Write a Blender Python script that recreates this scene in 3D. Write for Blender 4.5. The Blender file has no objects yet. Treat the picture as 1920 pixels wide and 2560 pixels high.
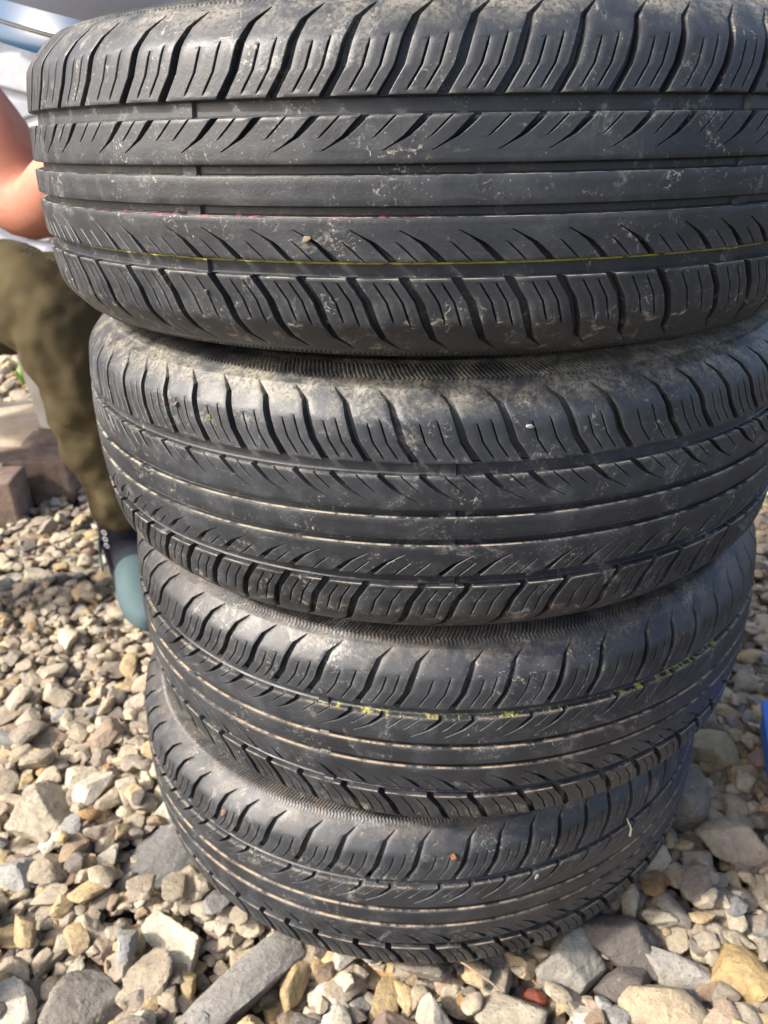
import bpy, bmesh, math, random
import numpy as np
from mathutils import Vector, Matrix

random.seed(7)
rng = np.random.default_rng(11)
PI = math.pi
scene = bpy.context.scene
COL = scene.collection

# ------------------------------------------------------------------ camera, light, exposure
CAM_H = 0.74
PITCH, ROLL = math.radians(26.4615), math.radians(-2.0611)
fw = Vector((0, math.cos(PITCH), -math.sin(PITCH)))
rt = Vector((1, 0, 0)); up = rt.cross(fw)
rt2 = rt * math.cos(ROLL) + up * math.sin(ROLL)
up2 = -rt * math.sin(ROLL) + up * math.cos(ROLL)
cd = bpy.data.cameras.new("camera")
cam = bpy.data.objects.new("camera", cd); COL.objects.link(cam)
M = Matrix((rt2, up2, -fw)).transposed().to_4x4(); M.translation = Vector((0, 0, CAM_H))
cam.matrix_world = M
cd.sensor_fit = 'VERTICAL'; cd.sensor_height = 24; cd.sensor_width = 18
cd.lens = 24 * 2039.25 / 2560
cd.clip_start = 0.02; cd.clip_end = 200
cd.dof.use_dof = True; cd.dof.focus_distance = 0.47; cd.dof.aperture_fstop = 8.5
scene.camera = cam

to_sun = Vector((-0.75, -0.27, 0.66)).normalized()
elev = math.asin(to_sun.z); azim = math.atan2(to_sun.x, to_sun.y)
w = bpy.data.worlds.new("World"); scene.world = w; w.use_nodes = True
nt = w.node_tree; bgn = nt.nodes.get('Background') or nt.nodes.new('ShaderNodeBackground')
sky = nt.nodes.new('ShaderNodeTexSky'); sky.sky_type = 'NISHITA'; sky.sun_disc = False
sky.sun_elevation = elev; sky.sun_rotation = azim; sky.dust_density = 5.0; sky.air_density = 0.8; sky.ozone_density = 0.6
nt.links.new(sky.outputs[0], bgn.inputs[0]); bgn.inputs[1].default_value = 0.15
sl = bpy.data.lights.new("sun", 'SUN'); sl.energy = 2.9; sl.angle = math.radians(4.0); sl.color = (1, 0.965, 0.90)
so = bpy.data.objects.new("sun", sl); COL.objects.link(so)
so.rotation_euler = to_sun.to_track_quat('Z', 'Y').to_euler(); so.location = to_sun * 5
scene.view_settings.view_transform = 'Standard'; scene.view_settings.look = 'None'
scene.view_settings.exposure = 1.12; scene.view_settings.gamma = 1
scene.render.resolution_x = 768; scene.render.resolution_y = 1024

# ------------------------------------------------------------------ helpers
def tag(o, label=None, cat=None, group=None, kind=None):
    if label: o['label'] = label
    if cat: o['category'] = cat
    if group: o['group'] = group
    if kind: o['kind'] = kind
    return o

def empty(name, loc=(0, 0, 0), rz=0):
    o = bpy.data.objects.new(name, None); COL.objects.link(o)
    o.location = loc; o.rotation_euler = (0, 0, rz); o.empty_display_size = 0.05
    return o

def link(name, me, mat=None, parent=None):
    o = bpy.data.objects.new(name, me); COL.objects.link(o)
    if mat: me.materials.append(mat)
    if parent: o.parent = parent
    return o

def mesh_np(name, V, F, smooth=True, sharp=None, uv=None, col=None):
    """V (n,3), F (m,4) or (m,3) int"""
    me = bpy.data.meshes.new(name)
    V = np.ascontiguousarray(V, dtype=np.float32); F = np.ascontiguousarray(F, dtype=np.int32)
    k = F.shape[1]
    me.vertices.add(len(V)); me.vertices.foreach_set('co', V.ravel())
    me.loops.add(F.size); me.loops.foreach_set('vertex_index', F.ravel())
    me.polygons.add(len(F)); me.polygons.foreach_set('loop_start', np.arange(0, F.size, k, dtype=np.int32))
    if uv is not None:
        l = me.uv_layers.new(name='UVMap'); l.data.foreach_set('uv', np.ascontiguousarray(uv[F.ravel()], dtype=np.float32).ravel())
    if col is not None:
        a = me.color_attributes.new('tint', 'FLOAT_COLOR', 'POINT')
        a.data.foreach_set('color', np.ascontiguousarray(col, dtype=np.float32).ravel())
    me.update(calc_edges=True)
    me.polygons.foreach_set('use_smooth', np.full(len(F), smooth, dtype=bool))
    if sharp: me.set_sharp_from_angle(angle=math.radians(sharp))
    return me

def bm_mesh(name, bm, smooth=False, sharp=None):
    me = bpy.data.meshes.new(name); bm.to_mesh(me); bm.free()
    if smooth:
        for p in me.polygons: p.use_smooth = True
        if sharp: me.set_sharp_from_angle(angle=math.radians(sharp))
    return me

class N:
    """tiny node-graph writer"""
    def __init__(s, name):
        s.m = bpy.data.materials.new(name); s.m.use_nodes = True
        s.t = s.m.node_tree; s.b = s.t.nodes['Principled BSDF']; s.out = s.t.nodes['Material Output']
    def n(s, typ, **kw):
        x = s.t.nodes.new(typ)
        for k, v in kw.items():
            if hasattr(x, k): setattr(x, k, v)
            else: x.inputs[k].default_value = v
        return x
    def l(s, a, b): s.t.links.new(a, b)
    def val(s, x, sock):
        if hasattr(x, 'links') or isinstance(x, bpy.types.NodeSocket): s.l(x, sock)
        else: sock.default_value = x
    def math(s, op, a, b=0.0, c=None, clamp=False):
        x = s.t.nodes.new('ShaderNodeMath'); x.operation = op; x.use_clamp = clamp
        s.val(a, x.inputs[0]); s.val(b, x.inputs[1])
        if c is not None: s.val(c, x.inputs[2])
        return x.outputs[0]
    def noise(s, vec, scale, detail=4, rough=0.55, dist=0.0):
        x = s.t.nodes.new('ShaderNodeTexNoise'); s.l(vec, x.inputs['Vector'])
        x.inputs['Scale'].default_value = scale; x.inputs['Detail'].default_value = detail
        x.inputs['Roughness'].default_value = rough; x.inputs['Distortion'].default_value = dist
        return x.outputs['Fac']
    def ramp(s, v, lo, hi, a=0.0, b=1.0):
        x = s.t.nodes.new('ShaderNodeMapRange'); x.interpolation_type = 'SMOOTHSTEP'
        s.l(v, x.inputs['Value'])
        x.inputs['From Min'].default_value = lo; x.inputs['From Max'].default_value = hi
        x.inputs['To Min'].default_value = a; x.inputs['To Max'].default_value = b
        return x.outputs['Result']
    def mix(s, f, a, b, blend='MIX'):
        x = s.t.nodes.new('ShaderNodeMix'); x.data_type = 'RGBA'; x.blend_type = blend
        s.val(f, x.inputs[0])
        for q, sock in ((a, x.inputs[6]), (b, x.inputs[7])):
            if isinstance(q, tuple): sock.default_value = (*q, 1)
            else: s.l(q, sock)
        return x.outputs[2]
    def bump(s, h, strength, dist, prev=None):
        x = s.t.nodes.new('ShaderNodeBump'); x.inputs['Strength'].default_value = strength
        x.inputs['Distance'].default_value = dist; s.l(h, x.inputs['Height'])
        if prev is not None: s.l(prev, x.inputs['Normal'])
        return x.outputs[0]
    def scalevec(s, vec, sc):
        x = s.t.nodes.new('ShaderNodeMapping'); s.l(vec, x.inputs[0]); x.inputs['Scale'].default_value = sc
        return x.outputs[0]

def simple_mat(name, col, rough=0.6, var=0.15, scale=30, bump=0.0, bscale=80, metal=0.0, spec=0.5, coat=0.0):
    g = N(name); tc = g.n('ShaderNodeTexCoord'); v = tc.outputs['Object']
    n1 = g.noise(v, scale, 5)
    dark = tuple(c * (1 - var) for c in col); light = tuple(min(1, c * (1 + var)) for c in col)
    g.l(g.mix(g.ramp(n1, .3, .7), dark, light), g.b.inputs['Base Color'])
    g.b.inputs['Roughness'].default_value = rough; g.b.inputs['Metallic'].default_value = metal
    g.b.inputs['Specular IOR Level'].default_value = spec; g.b.inputs['Coat Weight'].default_value = coat
    if bump: g.l(g.bump(g.noise(v, bscale, 6), bump, .004), g.b.inputs['Normal'])
    return g.m

# ------------------------------------------------------------------ tyres
R0 = 0.3175
PV = np.array([0, 20, 43, 60, 67, 69.5, 71.5, 73.5, 76, 80, 87, 92, 96, 98]) / 1000
PR = np.array([.3175, .3173, .3157, .3137, .3126, .3119, .3110, .3098, .3078, .3045, .2978, .2885, .275, .258])
def prof(a): return np.interp(a, PV, PR)

S_PATH = ([44.7, 57.5, 70, 79.5, 87], [0, 8.5, 12.5, 16.5, 26])
R_PATH = ([12.9, 19.4, 22.4, 26, 30, 35.5, 36], [-33, -22.5, -16.8, -10.5, -5.9, 0, .4])
S_MAIN_W = ([44, 50, 72, 80, 84.5, 86.8, 87], [6.0, 5.4, 4.9, 3.9, 2.1, .3, .1])
S_MAIN_D = ([44, 72, 80, 85, 87], [7.0, 7.2, 5.4, 2.0, 0])
R_MAIN_W = ([19.0, 19.4, 22.4, 25, 30, 36], [.1, .7, 1.3, 2.9, 4.3, 5.0])
R_MAIN_D = ([19.0, 19.4, 22.4, 25, 36], [0, 2.2, 3.6, 6.0, 6.6])

def sipe(lo, hi, w=1.0, d=3.2):
    return ([lo - .6, lo, lo + 1.5, hi - 2.5, hi, hi + .6], [.08, .55 * w, w, w, .4 * w, .08]), \
           ([lo - .6, lo, hi, hi + .6], [0, d, d, 0])

def fill_ring(th, gaps):
    """extend a measured run of groove angles round the whole tyre"""
    th = sorted(th); out = list(th); end = th[0] + 2 * PI; cur = th[-1]; gs = []; i = 0
    rest = end - cur; pat = gaps * 40
    tot = 0
    while tot + pat[i] * .9 < rest: gs.append(pat[i]); tot += pat[i]; i += 1
    k = rest / sum(gs)
    for g in gs[:-1]: cur += g * k; out.append(cur)
    return out

def band_mesh(anchors, vlist, path, feats_fn, s, side):
    """structured band. anchors: angles (theta). vlist rows: (|v| mm, base depth mm). returns V,F,UV"""
    cols = []      # (theta0, kind, widthfn, depthfn, slot)
    feats = feats_fn(anchors)                       # list of (theta0, (wv,ww),(dv,dd))
    feats.sort(key=lambda f: f[0])
    n = len(feats)
    vv = np.array([r[0] for r in vlist]); base = np.array([r[1] for r in vlist])
    shear = np.interp(vv, *path) * s
    X, D = [], []
    for i, (t0, W, Dp) in enumerate(feats):
        ww = np.interp(vv, *W); dd = np.interp(vv, *Dp)
        inner = np.minimum(.30, ww * .25)
        offs = [-ww / 2 - .55, -ww / 2 - .1, -ww / 2 + inner, np.zeros_like(ww), ww / 2 - inner, ww / 2 + .1, ww / 2 + .55]
        deps = [0 * dd, np.minimum(dd, .28), dd * .93, dd, dd * .93, np.minimum(dd, .28), 0 * dd]
        for o, q in zip(offs, deps): X.append(t0 * R0 * 1000 + o); D.append(q)
        t1 = feats[(i + 1) % n][0] + (2 * PI if i == n - 1 else 0)
        gap = t1 - t0; wn = np.interp(vv, *feats[(i + 1) % n][1])
        a = t0 * R0 * 1000 + ww / 2 + .55; b = t1 * R0 * 1000 - wn / 2 - .55
        m = max(2, int(gap * R0 * 1000 / 5))
        for k in range(1, m): X.append(a + (b - a) * k / m); D.append(0 * dd)
    X = np.array(X).T; D = np.array(D).T            # rows x cols
    X = X + shear[:, None]
    D = np.maximum(D, base[:, None])
    th = X / 1000 / R0; r = prof(vv / 1000)[:, None] - D / 1000
    z = np.broadcast_to((vv / 1000 * side)[:, None], th.shape)
    V = np.stack([r * np.cos(th), r * np.sin(th), z], -1).reshape(-1, 3)
    UV = np.stack([X / 1000, z], -1).reshape(-1, 2)
    nr, nc = X.shape
    ii, jj = np.meshgrid(np.arange(nr - 1), np.arange(nc), indexing='ij')
    a = ii * nc + jj; b = ii * nc + (jj + 1) % nc; c = (ii + 1) * nc + (jj + 1) % nc; d = (ii + 1) * nc + jj
    F = np.stack([a, b, c, d], -1).reshape(-1, 4)
    if side < 0: F = F[:, ::-1]
    return V, F, UV

def lathe_cols(rows, ncol, side=1, mod=None, twi=None):
    """rows: (v mm, r m)"""
    th = np.linspace(-PI * 1.5, PI / 2, ncol, endpoint=False)
    vv = np.array([q[0] for q in rows]) / 1000; rr = np.array([q[1] for q in rows])
    R = np.broadcast_to(rr[:, None], (len(rows), ncol)).copy()
    Z = np.broadcast_to(vv[:, None] * side, R.shape).copy()
    T = np.broadcast_to(th[None], R.shape).copy()
    if mod: R, Z, T = mod(R, Z, T)
    V = np.stack([R * np.cos(T), R * np.sin(T), Z], -1).reshape(-1, 3)
    UV = np.stack([T * R0, Z], -1).reshape(-1, 2)
    nr, nc = R.shape
    ii, jj = np.meshgrid(np.arange(nr - 1), np.arange(nc), indexing='ij')
    a = ii * nc + jj; b = ii * nc + (jj + 1) % nc; c = (ii + 1) * nc + (jj + 1) % nc; d = (ii + 1) * nc + jj
    F = np.stack([a, b, c, d], -1).reshape(-1, 4)
    if side < 0: F = F[:, ::-1]
    return V, F, UV

S_ROWS = [(44.1, 6.4), (44.5, .9), (44.75, .28), (45.3, 0)] + [(x, 0) for x in
          (46.4, 47, 48.5, 51, 54, 57.5, 61, 64, 66.5, 68.2, 69, 69.6, 70.4, 71, 71.6, 73, 75, 77.5, 79.5, 82, 84.5, 86.0, 86.8, 87)]
R_ROWS = [(12.6, 6.0), (13.0, .8), (13.3, .25), (13.9, 0), (16, 0), (18.4, 0), (19, 0), (19.4, 0), (21, 0), (22.4, 0), (23.7, 0), (25, 0),
          (25.4, 0), (26, 0), (27.5, 0), (29, 0), (30, 0), (32, 0), (33.5, 0), (34.8, 0), (35.4, .28), (35.7, .9), (36.1, 6.4)]

def S_feats(anch):
    out = []
    n = len(anch)
    for i, t in enumerate(anch):
        t1 = anch[(i + 1) % n] + (2 * PI if i == n - 1 else 0); g = t1 - t
        out.append((t, S_MAIN_W, S_MAIN_D))
        j = random.uniform(-.01, .01)
        W, D = sipe(47.2, 69, 1.05); out.append((t + g * (.38 + j), W, D))
        W, D = sipe(47.2, 71, 1.05); out.append((t + g * (.68 + j), W, D))
    return out

def R_feats(anch):
    out = []
    n = len(anch)
    for i, t in enumerate(anch):
        t1 = anch[(i + 1) % n] + (2 * PI if i == n - 1 else 0); g = t1 - t
        out.append((t, R_MAIN_W, R_MAIN_D))
        for f in ((.34, .62) if g > .125 else (.5,)):
            out.append((t + g * f, ([25, 26, 27.5, 34, 36], [.08, .5, 1.05, 1.05, 1.1]), ([25, 26, 36], [0, 3, 3.2])))
    return out

C_ROWS = [(-7.8, R0 - .006), (-7.45, R0 - .0008), (-7.2, R0 - .00025), (-6.6, R0), (-3, R0), (0, R0), (3, R0), (6.6, R0), (7.2, R0 - .00025), (7.45, R0 - .0008), (7.8, R0 - .006)]

def rubber(name, tan_edge, stripes, dusty=.5, grain=0):
    """tan_edge: colour of dried mud on ledges; stripes: (v0, v1, u0, u1, colour, density)"""
    g = N(name)
    uvn = g.n('ShaderNodeUVMap'); uv = uvn.outputs[0]
    geo = g.n('ShaderNodeTexCoord').outputs['Object']
    sep = g.n('ShaderNodeSeparateXYZ'); g.l(uv, sep.inputs[0]); U, Vv = sep.outputs[0], sep.outputs[1]
    off = g.n('ShaderNodeMapping'); g.l(geo, off.inputs[0]); off.inputs['Location'].default_value = (grain * 1.7, grain * .9, grain)
    P = off.outputs[0]
    big = g.noise(P, 9, 5, .6); mid = g.noise(P, 45, 6, .62); fine = g.noise(P, 420, 6, .7)
    streak = g.noise(g.scalevec(P, (1, 1, 3.5)), 60, 5, .65, .6)
    base = g.mix(g.ramp(big, .3, .7), (.013, .0150, .0190), (.028, .0315, .037))
    base = g.mix(g.math('MULTIPLY', g.ramp(mid, .45, .75), .55), base, (.060, .065, .071))
    # grey scuffs and scratches
    sc = g.math('MULTIPLY', g.ramp(streak, .58, .74), g.ramp(fine, .42, .62))
    base = g.mix(g.math('MULTIPLY', sc, .38 * dusty + .1), base, (.26, .25, .22))
    # speckles
    vor = g.n('ShaderNodeTexVoronoi'); g.l(P, vor.inputs['Vector']); vor.inputs['Scale'].default_value = 330
    sp = g.math('MULTIPLY', g.ramp(vor.outputs['Distance'], .17, .08), g.ramp(mid, .5, .62))
    base = g.mix(g.math('MULTIPLY', sp, .6), base, (.36, .34, .29))
    # thin cobweb scratches of dried dust
    vs = g.n('ShaderNodeTexVoronoi'); vs.feature = 'DISTANCE_TO_EDGE'; g.l(g.scalevec(P, (1, 1, 1.8)), vs.inputs['Vector']); vs.inputs['Scale'].default_value = 105
    nm_ = g.n('ShaderNodeTexNoise'); g.l(P, nm_.inputs['Vector']); nm_.inputs['Scale'].default_value = 90; nm_.inputs['Detail'].default_value = 5
    vm = g.n('ShaderNodeVectorMath'); vm.operation = 'MULTIPLY_ADD'; g.l(nm_.outputs['Color'], vm.inputs[0]); vm.inputs[1].default_value = (.022, .022, .022); g.l(P, vm.inputs[2])
    g.l(vm.outputs[0], vs.inputs['Vector'])
    web = g.math('MULTIPLY', g.math('MULTIPLY', g.ramp(vs.outputs['Distance'], .07, .0), g.ramp(fine, .46, .60)), g.ramp(g.noise(P, 33, 5, .7), .52, .66))
    base = g.mix(g.math('MULTIPLY', web, .85), base, (.42, .39, .32))
    # chalky wear and the glossy highlight of raised edges, both painted into the colour
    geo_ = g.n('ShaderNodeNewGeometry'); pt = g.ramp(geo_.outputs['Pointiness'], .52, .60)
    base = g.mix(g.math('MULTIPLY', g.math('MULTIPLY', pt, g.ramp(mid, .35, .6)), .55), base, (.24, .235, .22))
    # chalk smudges
    smg = g.math('MULTIPLY', g.ramp(g.noise(P, 17, 7, .75, 1.0), .56, .68), g.ramp(fine, .40, .58))
    base = g.mix(g.math('MULTIPLY', smg, .55), base, (.33, .32, .29))
    # scuffed pale patches low on the shoulders
    absv = g.math('ABSOLUTE', Vv)
    lowm = g.ramp(Vv, -.058, -.074)
    pat = g.math('MULTIPLY', g.ramp(g.noise(P, 75, 8, .72, .8), .55, .66), lowm)
    base = g.mix(g.math('MULTIPLY', pat, .75), base, (.42, .37, .29))
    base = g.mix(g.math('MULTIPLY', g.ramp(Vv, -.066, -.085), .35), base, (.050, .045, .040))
    # dried mud on upward shoulder / sidewall
    upm = g.math('MULTIPLY', g.ramp(Vv, .070, .089), g.ramp(g.noise(P, 38, 9, .75, .6), .40, .60))
    base = g.mix(g.math('MULTIPLY', g.math('MULTIPLY', upm, g.ramp(fine, .35, .55)), .8 * dusty), base, tan_edge)
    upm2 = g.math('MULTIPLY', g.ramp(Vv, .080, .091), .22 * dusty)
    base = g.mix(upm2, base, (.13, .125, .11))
    # ledge dust lines: just above each rib's upper corner
    mud = None
    edge_noise = g.ramp(g.noise(g.scalevec(uv, (1, 3, 1)), 70, 7, .7), .40, .60)
    for v0, wd, amt in ((.00751, .00007, .95), (-.01292, .00008, .85), (.03568, .0001, .5), (-.04462, .00012, .8), (-.00745, .0001, .15), (.0446, .0001, .25)):
        d = g.math('ABSOLUTE', g.math('SUBTRACT', Vv, v0))
        m = g.math('MULTIPLY', g.ramp(d, wd * 1.5, wd * .5), amt)
        mud = m if mud is None else g.math('MAXIMUM', mud, m)
    base = g.mix(g.math('MULTIPLY', mud, edge_noise), base, tan_edge)
    for v0, v1, u0, u1, colr, den in stripes:
        d = g.math('MULTIPLY', g.ramp(Vv, v0 - .0003, v0 + .0002), g.ramp(Vv, v1 + .0003, v1 - .0002))
        d = g.math('MULTIPLY', d, g.math('MULTIPLY', g.ramp(U, u0 * R0 - .01, u0 * R0 + .01), g.ramp(U, u1 * R0 + .01, u1 * R0 - .01)))
        sn = g.ramp(g.noise(g.scalevec(uv, (1, 5, 1)), 130, 6, .75), .58 - den * .3, .64 - den * .3)
        base = g.mix(g.math('MULTIPLY', d, sn), base, colr)
    g.l(base, g.b.inputs['Base Color'])
    g.l(g.ramp(mid, .3, .75, .42, .60), g.b.inputs['Roughness'])
    g.b.inputs['Specular IOR Level'].default_value = .6
    b1 = g.bump(fine, .35, .0006)
    b2 = g.bump(mid, .35, .0012, b1)
    b3 = g.bump(g.noise(P, 1500, 3, .6), .25, .0003, b2)
    g.l(b3, g.b.inputs['Normal'])
    return g.m

GAPS = [.091, .092, .091, .124, .098, .126, .097, .128, .099, .091, .092]
GAPR = [.082, .101, .082, .101, .083, .14, .082, .14, .082, .101]
RING = {
 '0S': [-2.5706, -2.4423, -2.3413, -2.213, -2.1135, -1.9881, -1.8948, -1.8033, -1.7097, -1.615, -1.5249, -1.4345, -1.3392, -1.2476, -1.1437],
 '0R': [-2.6189, -2.4656, -2.3775, -2.2237, -2.1433, -2.0035, -1.9212, -1.8207, -1.7387, -1.6379, -1.5581, -1.452, -1.3691, -1.2632, -1.1784, -1.0359],
 '0r': [-2.5125, -2.4338, -2.2811, -2.1995, -2.0617, -1.9761, -1.876, -1.7954, -1.695, -1.6112, -1.5117, -1.4235, -1.326, -1.2328, -1.1004, -1.0155],
 '0s': [-2.5869, -2.4742, -2.3822, -2.2639, -2.1666, -2.0428, -1.9509, -1.8609, -1.7701, -1.6769, -1.5861, -1.4946, -1.4031, -1.3099, -1.2087, -1.0854, -.9857],
 '1S': [-2.5154, -2.4114, -2.3207, -2.233, -2.1379, -2.0414, -1.9476, -1.8569, -1.7681, -1.6753, -1.5536, -1.4561, -1.3284, -1.2302, -1.1035, -1.0089, -.9196, -.8292],
 '1R': [-2.6068, -2.4727, -2.3808, -2.2896, -2.2064, -2.1037, -2.0215, -1.9246, -1.8434, -1.7452, -1.6613, -1.5302, -1.4437, -1.3109, -1.2203, -1.0866, -1.0035, -.8963, -.8142],
 '1r': [-2.5777, -2.4884, -2.3929, -2.3124, -2.2106, -2.1294, -2.029, -1.9521, -1.8493, -1.7732, -1.6292, -1.5509, -1.4049, -1.3236, -1.1863, -1.0988, -1.0038],
 '1s': [-2.5111, -2.42, -2.3277, -2.2391, -2.1477, -2.054, -1.9674, -1.8753, -1.785, -1.6636, -1.5659, -1.4462, -1.3496, -1.2236, -1.1257, -1.046, -.9511],
 '2S': [-2.6634, -2.5708, -2.4363, -2.3466, -2.2536, -2.1636, -2.0704, -1.974, -1.8468, -1.7507, -1.6191, -1.5197, -1.3912, -1.2905, -1.1554, -1.0647, -.9727, -.8697],
 '2R': [-2.7105, -2.5838, -2.4359, -2.3534, -2.256, -2.1791, -2.0802, -2.0047, -1.8623, -1.7835, -1.6421, -1.5642, -1.4235, -1.3412, -1.1971, -1.1138, -1.014, -.9318],
 '2r': [-2.243, -2.1411, -2.0595, -1.9126, -1.8276, -1.6879, -1.6008, -1.4527, -1.3651, -1.232, -1.1442, -1.0445],
 '2s': [-2.4773, -2.3866, -2.2948, -2.2037, -2.1153, -2.0171, -1.8921, -1.7916, -1.667, -1.566, -1.439, -1.3434, -1.2126, -1.1097, -1.0304],
 '3S': [-2.7119, -2.5805, -2.4945, -2.3965, -2.2761, -2.1905, -2.0913, -1.974, -1.8732, -1.7582, -1.6552, -1.523, -1.4349, -1.3415, -1.2501, -1.1595, -1.0728],
 '3R': [-2.2131, -2.1374, -1.9912, -1.9128, -1.776, -1.6941, -1.5582, -1.4729, -1.3751, -1.2963],
 '3r': [-2.0646, -1.9729, -1.8399, -1.7374, -1.6129, -1.5243, -1.4213, -1.3484],
 '3s': [-2.0286, -1.9325, -1.8076, -1.7112, -1.5826, -1.4917, -1.394, -1.3118],
}
YEL = (.44, .43, .05); PINK = (.42, .09, .18)
TYRES = [  # x, y, z, tilt x, tilt y, direction, wear-bar angle, label
 (.0495, .7651, CAM_H - .0495, -.0291, .0180, 1, -2.0724, 'black tyre at the top of the stack, with a yellow paint line round its tread'),
 (.0533, .7775, CAM_H - .2437, -.0005, .0087, -1, -1.6112, 'black tyre second from the top, its grooves slanting the opposite way to the other three'),
 (.0593, .7892, CAM_H - .4388, .0223, .0113, 1, -1.9359, 'black tyre third from the top, yellow paint flecks along the upper groove'),
 (.0331, .7981, CAM_H - .6359, .0067, -.0101, 1, -1.75, 'black tyre at the bottom of the stack, resting on the gravel'),
]
TAN1 = (.40, .36, .27); TAN2 = (.42, .32, .22)
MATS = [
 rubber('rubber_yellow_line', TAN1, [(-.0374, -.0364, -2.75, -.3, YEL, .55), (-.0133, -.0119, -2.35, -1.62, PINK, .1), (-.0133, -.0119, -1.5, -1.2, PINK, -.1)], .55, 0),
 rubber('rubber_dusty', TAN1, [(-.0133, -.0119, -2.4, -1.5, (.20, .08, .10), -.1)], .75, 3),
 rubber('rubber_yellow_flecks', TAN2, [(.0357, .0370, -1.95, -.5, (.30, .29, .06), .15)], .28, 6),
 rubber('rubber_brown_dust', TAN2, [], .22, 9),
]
SW_ROWS = [(86.6, .2982), (88, .2962), (90, .2926), (91.2, .2902), (92.2, .2878), (93.5, .2838), (94.8, .2792), (95.8, .2750), (96.6, .2690), (97.0, .2560),
           (97, .2400), (95.5, .2250), (91, .2120), (86, .2040), (84, .1990), (83, .1930), (80, .1910), (76, .1920)]
IN_ROWS = [(-76, .1920), (-74, .2100), (-72, .2400), (-68, .2700), (-58, .2880), (-40, .2960), (0, .2980), (40, .2960), (58, .2880), (68, .2700), (72, .2400), (74, .2100), (76, .1920)]

def text_mesh(body, size, extrude):
    cu = bpy.data.curves.new('letters', 'FONT'); cu.body = body; cu.size = size; cu.extrude = extrude
    cu.align_x = 'CENTER'; cu.resolution_u = 2
    ob = bpy.data.objects.new('letters_tmp', cu); COL.objects.link(ob)
    dg = bpy.context.evaluated_depsgraph_get(); me = bpy.data.meshes.new_from_object(ob.evaluated_get(dg))
    bpy.data.objects.remove(ob); bpy.data.curves.remove(cu)
    return me

def tyre_frame(i):
    x, y, z, tx, ty = TYRES[i][:5]
    cx, sx, cy, sy = math.cos(tx), math.sin(tx), math.cos(ty), math.sin(ty)
    R = Matrix(((1, 0, 0), (0, cx, -sx), (0, sx, cx))) @ Matrix(((cy, 0, sy), (0, 1, 0), (-sy, 0, cy)))
    Mx = R.to_4x4(); Mx.translation = Vector((x, y, z)); return Mx

def build_tyre(i):
    x, y, z, tx, ty, s, twi, label = TYRES[i]
    mat = MATS[i]
    root = empty('car_tyre')
    root.matrix_world = tyre_frame(i) @ Matrix.Translation((0, 0, -.097))
    tag(root, label, 'tyre', 'tyres stacked on the gravel')
    parts = []
    for key, side, rows, path, fn, gp in (('S', 1, S_ROWS, S_PATH, S_feats, GAPS), ('R', 1, R_ROWS, R_PATH, R_feats, GAPR),
                                         ('r', -1, R_ROWS, R_PATH, R_feats, GAPR), ('s', -1, S_ROWS, S_PATH, S_feats, GAPS)):
        parts.append(band_mesh(fill_ring(RING['%d%s' % (i, key)], gp), rows, path, fn, s, side))
    parts.append(lathe_cols(C_ROWS, 360))
    # groove floors with wear bars
    for v0, v1 in ((36.0, 44.3), (-44.3, -36.0), (7.6, 12.8), (-12.8, -7.6)):
        def wear(R, Z, T):
            for k in range(6):
                a = (T - twi - k * PI / 3 + PI) % (2 * PI) - PI
                R = R + .0024 * (np.abs(a) < .016)
            return R, Z, T
        rw = [(v0, prof(abs(v0) / 1000) - .0052), (v0 + .9, prof(abs(v0) / 1000) - .0062), (v1 - .9, prof(abs(v1) / 1000) - .0062), (v1, prof(abs(v1) / 1000) - .0052)]
        parts.append(lathe_cols(rw, 1500, 1, wear))
    V, F, UV, o = [], [], [], 0
    for a, b, c in parts: V.append(a); F.append(b + o); UV.append(c); o += len(a)
    me = mesh_np('tread', np.concatenate(V) + [0, 0, .097], np.concatenate(F), True, 34, np.concatenate(UV))
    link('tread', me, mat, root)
    # sidewalls with fine slanting ribs near the shoulder
    for side in (1, -1):
        def ribs(R, Z, T, side=side):
            nc = T.shape[1]; k = np.arange(nc)
            for r_ in range(3, 9):
                ph = (k // 2) % 2
                Z[r_] += side * np.where(ph, .0007, -.0002); R[r_] += np.where(ph, .0006, -.0002)
                T[r_] += (r_ - 4) * .006 * s
            T[8:] += .006 * 4 * s
            return R, Z, T
        a, b, c = lathe_cols(SW_ROWS, 2400, side, ribs)
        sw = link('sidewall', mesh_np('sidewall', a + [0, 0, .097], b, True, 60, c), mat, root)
    a, b, c = lathe_cols(IN_ROWS, 120)
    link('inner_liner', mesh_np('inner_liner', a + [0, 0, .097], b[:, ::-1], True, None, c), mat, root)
    # little moulded mark above the wear bar
    mk = {1: (-1.628, .0862), 2: (-1.925, .0862), 3: (-1.655, .0862)}.get(i)
    if mk:
        tm = text_mesh('TWI', .0056, .0002)
        n = Vector((math.cos(mk[0]), math.sin(mk[0]), 0)); tang = Vector((-n.y, n.x, 0))
        slope = math.atan2(.0095, .007)                   # shoulder slope at this height
        upv = Vector((0, 0, 1)) * math.sin(slope + .0) * .75 - n * math.cos(slope)
        upv.normalize(); nn = tang.cross(upv)
        p = n * (prof(.0835) + .0003) + Vector((0, 0, .0835 + .097))
        mm = Matrix((tang, upv, nn)).transposed().to_4x4(); mm.translation = p
        tm.transform(mm)
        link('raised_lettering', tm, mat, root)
    return root

tyres = [build_tyre(i) for i in range(4)]

def on_tyre(i, th, v, lift=0.0):
    r = float(prof(abs(v))) + lift
    return tyre_frame(i) @ Vector((r * math.cos(th), r * math.sin(th), v))

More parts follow.
